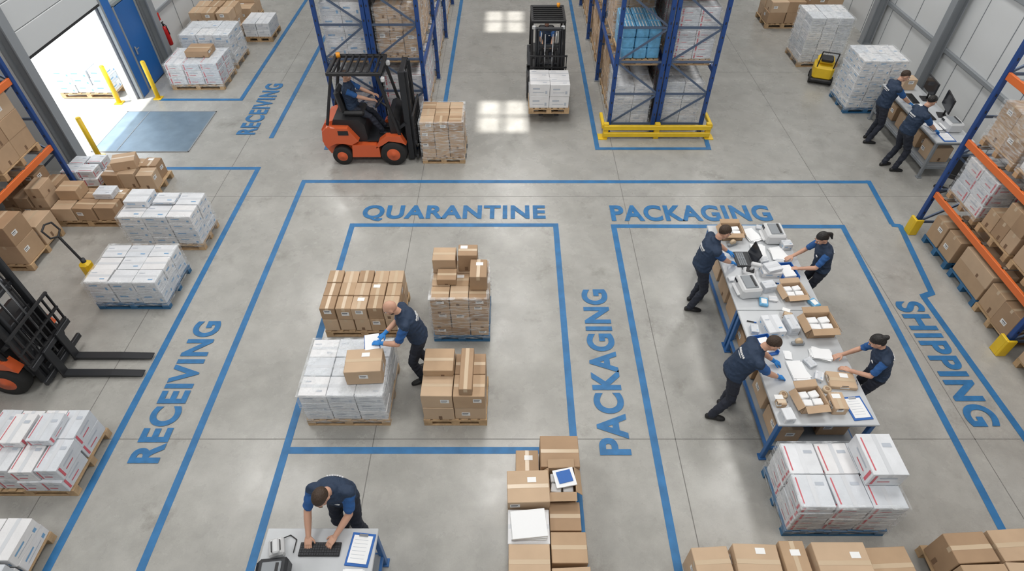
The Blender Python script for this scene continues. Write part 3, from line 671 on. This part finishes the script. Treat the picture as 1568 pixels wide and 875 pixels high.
def person(name,x,y,hd,lean=10,hip=.93,hands=None,feet=((.06,.12),(-.04,-.12)),fz=0.,head=(8,0),fem=False,hair='short',hm=hairb,sk=skin1,glove=True,sc=1.,twist=0,z0=0.,logo=True,beard=False):
    mb=MB(); hb=MB(); dm=mat('cloth',(.5,.5,.5)); segs=[]
    rz=math.radians(hd); inv=Matrix.Rotation(-rz,3,'Z')
    loc=lambda p:(inv@(V(p)-V((x,y,z0))))/sc
    W=.9 if fem else 1.
    MATS=[vest,shirt,trous,shoe,sk,hm,glovem if glove else sk,sk]
    VE,SH,TR,SO,SK,HA,GL,HD=range(8)
    def rc(p0,p1,r0,r1,lab,m=mb): m.cone(p0,p1,r0,r1,dm); segs.append((p0,p1,r0,r1,lab))
    prof=[(-.16,.085,.11),(-.08,.128,.172),(-.02,.13,.178),(0.0,.15,.195),(.15,.148,.190),(.35,.142,.182),(.6,.150,.198),(.8,.145,.205),(.92,.122,.188),(1.0,.09,.125),(1.08,.075,.08)]
    if fem: prof=[(t,a*(.92),b*(.98 if t<.1 else .84 if .2<t<.5 else .85)) for t,a,b in prof]
    L=.50; a0=math.radians(lean)
    def fr(t):
        a=a0*(.5+.75*max(t,0)); up=V((math.sin(a),0,math.cos(a))); fo=V((math.cos(a),0,-math.sin(a))); sd=V((0,1,0))
        if twist:
            q=Matrix.Rotation(math.radians(twist)*max(t,0),3,up); fo=q@fo; sd=q@sd
        return up,fo,sd
    def sp(t):
        p=V((0,0,hip)); n=12
        for i in range(n): p=p+fr(t*(i+.5)/n)[0]*(t*L/n)
        return p
    rs=[]
    for t,dp,wd in prof:
        up,fo,sd=fr(t); rs.append((sp(t),fo,sd,dp,wd*1.0))
    mb.rings(rs,dm,20,pad=.01)
    for off in(-.085,0,.085):
        def q(t,o=off): return sp(t)+fr(t)[2]*o*W
        for ta,tb in((.07,.3),(.3,.6),(.6,.93)): segs.append((q(ta),q(tb),.11,.11,VE))
        segs.append((q(-.16),q(-.10),.1,.1,TR))
    segs.append((sp(.93),sp(1.06),.09,.08,VE))
    upc,foc,sdc=fr(1.); nb=sp(1.03)
    an=a0*.9+math.radians(head[0])*.5; nd=(V((math.sin(an),0,math.cos(an)))+upc*.3).normalized(); nt_=nb+nd*.105
    ah=a0*.8+math.radians(head[0]); hy=Matrix.Rotation(math.radians(head[1]+twist),3,'Z')
    hu=hy@V((math.sin(ah),0,math.cos(ah))); hf=hy@V((math.cos(ah),0,-math.sin(ah))); hs=hu.cross(hf)
    rc(nb-nd*.03,nt_,.062*W,.056*W,SK)
    hc=nt_+hu*.085+hf*.018
    H=lambda f,s,u: hc+hf*f+hs*s+hu*u
    B=(hf,hs,hu)
    def he(c,r): mb.ell(c,r,B,dm)
    he(H(-.004,0,.022),(.098,.076,.094)); he(H(.022,0,-.045),(.070,.060,.066)); he(H(.052,0,-.088),(.032,.032,.024))
    he(H(.082,0,.028),(.02,.05,.014)); mb.cone(H(.092,0,.018),H(.114,0,-.022),.009,.015,dm); 
    he(H(.088,0,-.058),(.014,.026,.014))
    for s in(-1,1): he(H(-.004,s*.079,-.006),(.02,.010,.032)); he(H(.06,s*.038,-.025),(.03,.024,.024))
    segs.append((H(-.02,0,0),H(.03,0,-.03),.085,.07,HD))
    if hair!='bald':
        he(H(-.012,0,.036),(.102,.083,.094))
        if fem: he(H(-.03,0,.01),(.088,.085,.09))
    if hair=='pony':
        rc(H(-.10,0,.03),H(-.15,0,-.03),.032,.036,HA); rc(H(-.15,0,-.03),H(-.145,0,-.15),.034,.014,HA)
    if hair=='bun': rc(H(-.11,0,.045),H(-.125,0,.045),.04,.038,HA)
    if hands is None: hands=[None,None]
    for i,s in enumerate((1,-1)):
        S=sp(.90)+fr(.9)[2]*s*.196*W
        T=loc(hands[i]) if hands[i] is not None else S+V((.08,s*.06,-.52))
        E,Wr=ik(S,T,.29,.255,V((-.55,s*.75,-.7)))
        rc(sp(.88)+fr(.9)[2]*s*.12*W,S,.080*W,.070*W,VE)
        sl=S.lerp(E,.74)
        rc(S,sl,.068*W,.058*W,SH); rc(sl,E,.044*W,.041*W,SK); rc(E,E.lerp(Wr,.35),.043*W,.042*W,SK); rc(E.lerp(Wr,.35),Wr,.042*W,.028*W,SK)
        fd=(Wr-E).normalized()
        D=(fd+V((fd.x,fd.y,0))*.8).normalized() if hands[i] is not None else fd
        N=(V((0,0,-1))-D*D.dot(V((0,0,-1))))
        N=N.normalized() if N.length>.2 else V((0,-s,0)); 
        if hands[i] is None: N=(V((0,-s,0))-D*D.dot(V((0,-s,0)))).normalized()
        T_=N.cross(D).normalized()
        if hands[i] is not None and T_.y*s>0: T_=-T_
        if hands[i] is None and T_.x<0: T_=-T_
        hb.cone(Wr-fd*.05,Wr+D*.01,.032,.028,dm)
        u_,v_=(N,T_) if N.cross(T_).dot(D)>0 else (N,-T_)
        hb.rings([(Wr+D*q_,u_,v_,a_,b_) for q_,a_,b_ in((-.005,.022,.026),(.02,.019,.036),(.06,.017,.042),(.085,.014,.041),(.095,.009,.036))],dm,16,pad=.002)
        for j,(o,l) in enumerate(((.030,.85),(.010,1.0),(-.010,.93),(-.030,.72))):
            p=Wr+D*.085+T_*o; dr=(D+T_*o*2.2).normalized(); ang=0
            for ln_,rr0,rr1,cu in((.044*l,.0098,.009,18),(.028*l,.009,.0083,26),(.022*l,.0083,.007,24)):
                ang+=cu; dd=(dr*math.cos(math.radians(ang))+N*math.sin(math.radians(ang))).normalized(); p2=p+dd*ln_; hb.cone(p,p2,rr0,rr1,dm,10); p=p2
        p=Wr+D*.025+T_*.028; d1=(T_*.75+D*.7+N*.25).normalized(); p2=p+d1*.042; hb.cone(p,p2,.014,.011,dm,10); d2=(T_*.3+D*.9+N*.35).normalized(); hb.cone(p2,p2+d2*.03,.011,.0085,dm,10)
    for i,s in enumerate((1,-1)):
        S=V((0,s*.090,hip-.03)); f=feet[i]; T=V((f[0],f[1],.085+fz)); kn,An=ik(S,T,.43,.425,V((1,s*.12,.0)))
        rc(S,S.lerp(kn,.5),.100*W,.086*W,TR); rc(S.lerp(kn,.5),kn,.086*W,.067*W,TR); rc(kn,kn.lerp(An,.35),.065*W,.066*W,TR); rc(kn.lerp(An,.35),An+V((0,0,.01)),.066*W,.056*W,TR)
        fd=V((math.cos(s*.16),math.sin(s*.16),0))
        Ht=An-V((0,0,.045))
        rc(An-V((0,0,.0)),Ht-fd*.03,.04,.042,SO)
        sd=V((0,0,1)).cross(fd)
        mb.rings([(An+fd*q_+V((0,0,zc)),sd,V((0,0,1)),a_,b_) for q_,zc,a_,b_ in((-.085,-.05,.025,.028),(-.065,-.045,.040,.040),(0,-.04,.042,.045),(.07,-.045,.047,.040),(.13,-.052,.048,.032),(.175,-.058,.036,.026),(.195,-.062,.02,.02))],dm,16,pad=.004)
        segs.append((An+fd*-.05+V((0,0,-.05)),An+fd*.17+V((0,0,-.055)),.045,.04,SO))
    body=remesh(mb,.0095,2); hnd=remesh(hb,.0042,1)
    def classify(me):
        n=len(me.polygons); c=np.empty(n*3); me.polygons.foreach_get('center',c); c=c.reshape(-1,3)
        best=np.full(n,1e9); lab=np.zeros(n,int)
        for p0,p1,r0,r1,l in segs:
            a=np.array(p0);b=np.array(p1);ab=b-a;tt=np.clip(((c-a)@ab)/max(1e-9,ab@ab),0,1)
            dd=np.linalg.norm(c-(a+tt[:,None]*ab),axis=1)-(r0+(r1-r0)*tt)
            k=dd<best; best[k]=dd[k]; lab[k]=l
        q=c-np.array(hc); f=q@np.array(hf); u=q@np.array(hu); sd_=np.abs(q@np.array(hs))
        if hair!='bald':
            lim=.042+np.where(f<0,f*(1.35 if fem else 1.05),f*.35)
            if fem: lim-=.01
            lab[((lab==HD)|((lab==SK)&(u>-.12)&(f<0)&(np.abs(u)<.2)&(np.abs(f)<.2)&(sd_<.1)))&(u>lim)&~((sd_>.083)&(u<.03))]=HA
        if beard: lab[(lab==HD)&(u<-.05)&(f>.01)&~((u>-.066)&(u<-.048)&(sd_<.022))]=HA
        return lab
    ex=MB()
    for m in MATS[:7]:
        ex.mats.append(m)
    ex.mats.append(sk)
    la=classify(body).astype(np.int32)
    # cloth folds: displace vertices of fabric faces along their normals
    nv=len(body.vertices); co=np.empty(nv*3); body.vertices.foreach_get('co',co); co=co.reshape(-1,3)
    no=np.empty(nv*3); body.vertices.foreach_get('normal',no); no=no.reshape(-1,3)
    lv_=np.empty(len(body.loops),np.int32); body.loops.foreach_get('vertex_index',lv_)
    lt=np.empty(len(body.polygons),np.int32); body.polygons.foreach_get('loop_total',lt)
    lc=np.repeat(np.isin(la,(VE,SH,TR)),lt); idx=np.unique(lv_[lc]); sx_,sy_=x*3.1,y*2.7
    nz=mnoise.noise
    dsp=np.array([.011*(.5-2*abs(nz((p[0]*7+sx_,p[1]*7+sy_,p[2]*13))))+.004*nz((p[0]*17+sx_,p[1]*17+sy_,p[2]*26)) for p in co[idx].tolist()])
    co[idx]+=no[idx]*dsp[:,None]
    body.vertices.foreach_set('co',co.ravel()); body.update()
    nb_=len(body.polygons); nh_=len(hnd.polygons)
    for s in(-1,1):
        ex.ell(H(.083,s*.031,.004),(.013,.015,.010),B,eyew,8); ex.ell(H(.094,s*.031,.004),(.004,.006,.006),B,hairk,8)
        ex.bar(H(.096,s*.017,.026),H(.088,s*.048,.024),.010,.007,hm,up=hu)
    ex.ell(H(.099,0,-.056),(.006,.022,.006),B,lip,8)
    if logo:
        up,fo,sd=fr(.72); P=sp(.72)-fo*.152*(.93 if fem else 1)
        for r_,(n_,w_,h_) in enumerate(((7,.020,.024),(12,.008,.008))):
            for k in range(n_):
                o=(k-(n_-1)/2)*w_*1.35; cc=P+sd*o-up*(r_*.035)+fo*(abs(o)**1.5*.5); ex.box(cc,(.014,w_*(.8 if k%2 else 1),h_),eyew,rot=Matrix((fo,sd,up)).transposed())
        cc=sp(.72)+fo*.143+sd*.07; ex.box(cc,(.012,.05,.02),eyew,rot=Matrix((fo,sd,up)).transposed())
    em=ex.mesh('ex')
    mi=np.zeros(len(em.polygons),np.int32); em.polygons.foreach_get('material_index',mi)
    bm=bmesh.new()
    bm.from_mesh(body); bm.from_mesh(hnd); bm.from_mesh(em)
    me=bpy.data.meshes.new(name); bm.to_mesh(me); bm.free()
    while len(me.materials): me.materials.pop()
    for m in ex.mats: me.materials.append(m)
    allm=np.concatenate([la,np.full(nh_,GL,np.int32),mi]).astype(np.int32)
    me.polygons.foreach_set('material_index',allm); me.polygons.foreach_set('use_smooth',np.concatenate([np.ones(nb_+nh_,bool),np.zeros(len(mi),bool)])); me.update()
    return put(name,me,(x,y,z0),rz,sc)
person('warehouse_worker',3.08,7.12,2,13,hands=[(3.58,7.38,.985),(3.56,7.12,.985)],head=(18,6),sc=1.02,hm=hairb)
person('warehouse_worker',5.05,7.15,180,16,hands=[(4.60,7.0,.985),(4.60,7.3,.985)],head=(20,12),fem=True,hair='pony',hm=hairk,glove=False,sc=.95,feet=((-.02,.1),(.02,-.1)))
person('warehouse_worker',3.04,4.98,-2,27,hands=[(3.62,5.14,.985),(3.60,4.86,.985)],head=(14,-8),sc=1.02,hm=hairb,feet=((.10,.13),(-.12,-.13)))
person('warehouse_worker',5.07,5.02,172,20,hands=[(4.62,4.97,.985),(4.62,5.25,.985)],head=(22,-8),fem=True,hair='bun',hm=hairk,glove=False,sc=.95)
person('warehouse_worker',-1.36,5.64,192,24,hands=[(-1.84,5.38,1.07),(-1.82,5.58,1.05)],head=(14,0),hair='bald',beard=True,sk=skin1,sc=1.02,feet=((.02,.13),(-.12,-.12)))
person('warehouse_worker',-1.98,3.22,-90,26,hands=[(-1.94,2.72,.985),(-2.24,2.72,.985)],head=(22,-10),glove=False,sc=1.03,twist=-6)
person('warehouse_worker',8.36,12.45,0,12,hands=[(8.9,12.62,.985),(8.9,12.32,.985)],head=(14,-15),sc=1.0)
person('warehouse_worker',8.36,11.3,5,15,hands=[(8.9,11.5,.985),(8.9,11.2,.985)],head=(16,12),hm=hairk,sc=1.,feet=((-.05,.12),(.06,-.12)))
person('forklift_driver',-3.46,11.95,0,-4,hip=1.20,hands=[(-2.88,12.07,1.32),(-2.88,11.83,1.32)],feet=((.62,.13),(.62,-.13)),fz=.56,head=(8,-10),glove=False,sc=.97)
person('forklift_driver',.88,15.36,-90,-4,hip=1.10,hands=[(.98,14.82,1.2),(.78,14.82,1.2)],feet=((.58,.13),(.58,-.13)),fz=.5,head=(8,0),glove=False,sc=.9)
item('delivery_note',-1.98,5.44,1.03,lambda m:(m.box((0,0,0),(.2,.28,.012),paper),m.box((.0,.0,-.012),(.22,.3,.008),bluefold)),.2)
# ------------------------------------------------------------ lights
def area(name,x,y,z,sx,sy,p,col=(1,.98,.95)):
    l=bpy.data.lights.new(name,'AREA'); l.shape='RECTANGLE'; l.size=sx;l.size_y=sy;l.energy=p;l.color=col
    o=bpy.data.objects.new(name,l); scene.collection.objects.link(o); o.location=(x,y,z); return o
for x in(-7,-.0,7):
    for y in(2,8.5,15,22):
        area('ceiling_light_panel',x,y,9.3,1.8,2.6,(205 if y<20 else 270)*(1.12 if x==0 else .98))
s=bpy.data.lights.new('sun','SUN'); s.energy=7; s.angle=math.radians(1.6); s.color=(1,.97,.92)
o=bpy.data.objects.new('sun',s); scene.collection.objects.link(o); o.rotation_euler=V((.206,.10,-.97)).to_track_quat('-Z','Y').to_euler()
w=bpy.data.worlds.new('sky'); scene.world=w; w.use_nodes=True; w.node_tree.nodes['Background'].inputs[0].default_value=(.85,.93,1,1); w.node_tree.nodes['Background'].inputs[1].default_value=3.2
cam=bpy.data.cameras.new('camera'); cam.sensor_width=36; cam.lens=36*919/1568; cam.clip_end=200
co=bpy.data.objects.new('camera',cam); scene.collection.objects.link(co); co.location=(0,0,7.6); co.rotation_euler=(math.radians(45),0,0); scene.camera=co
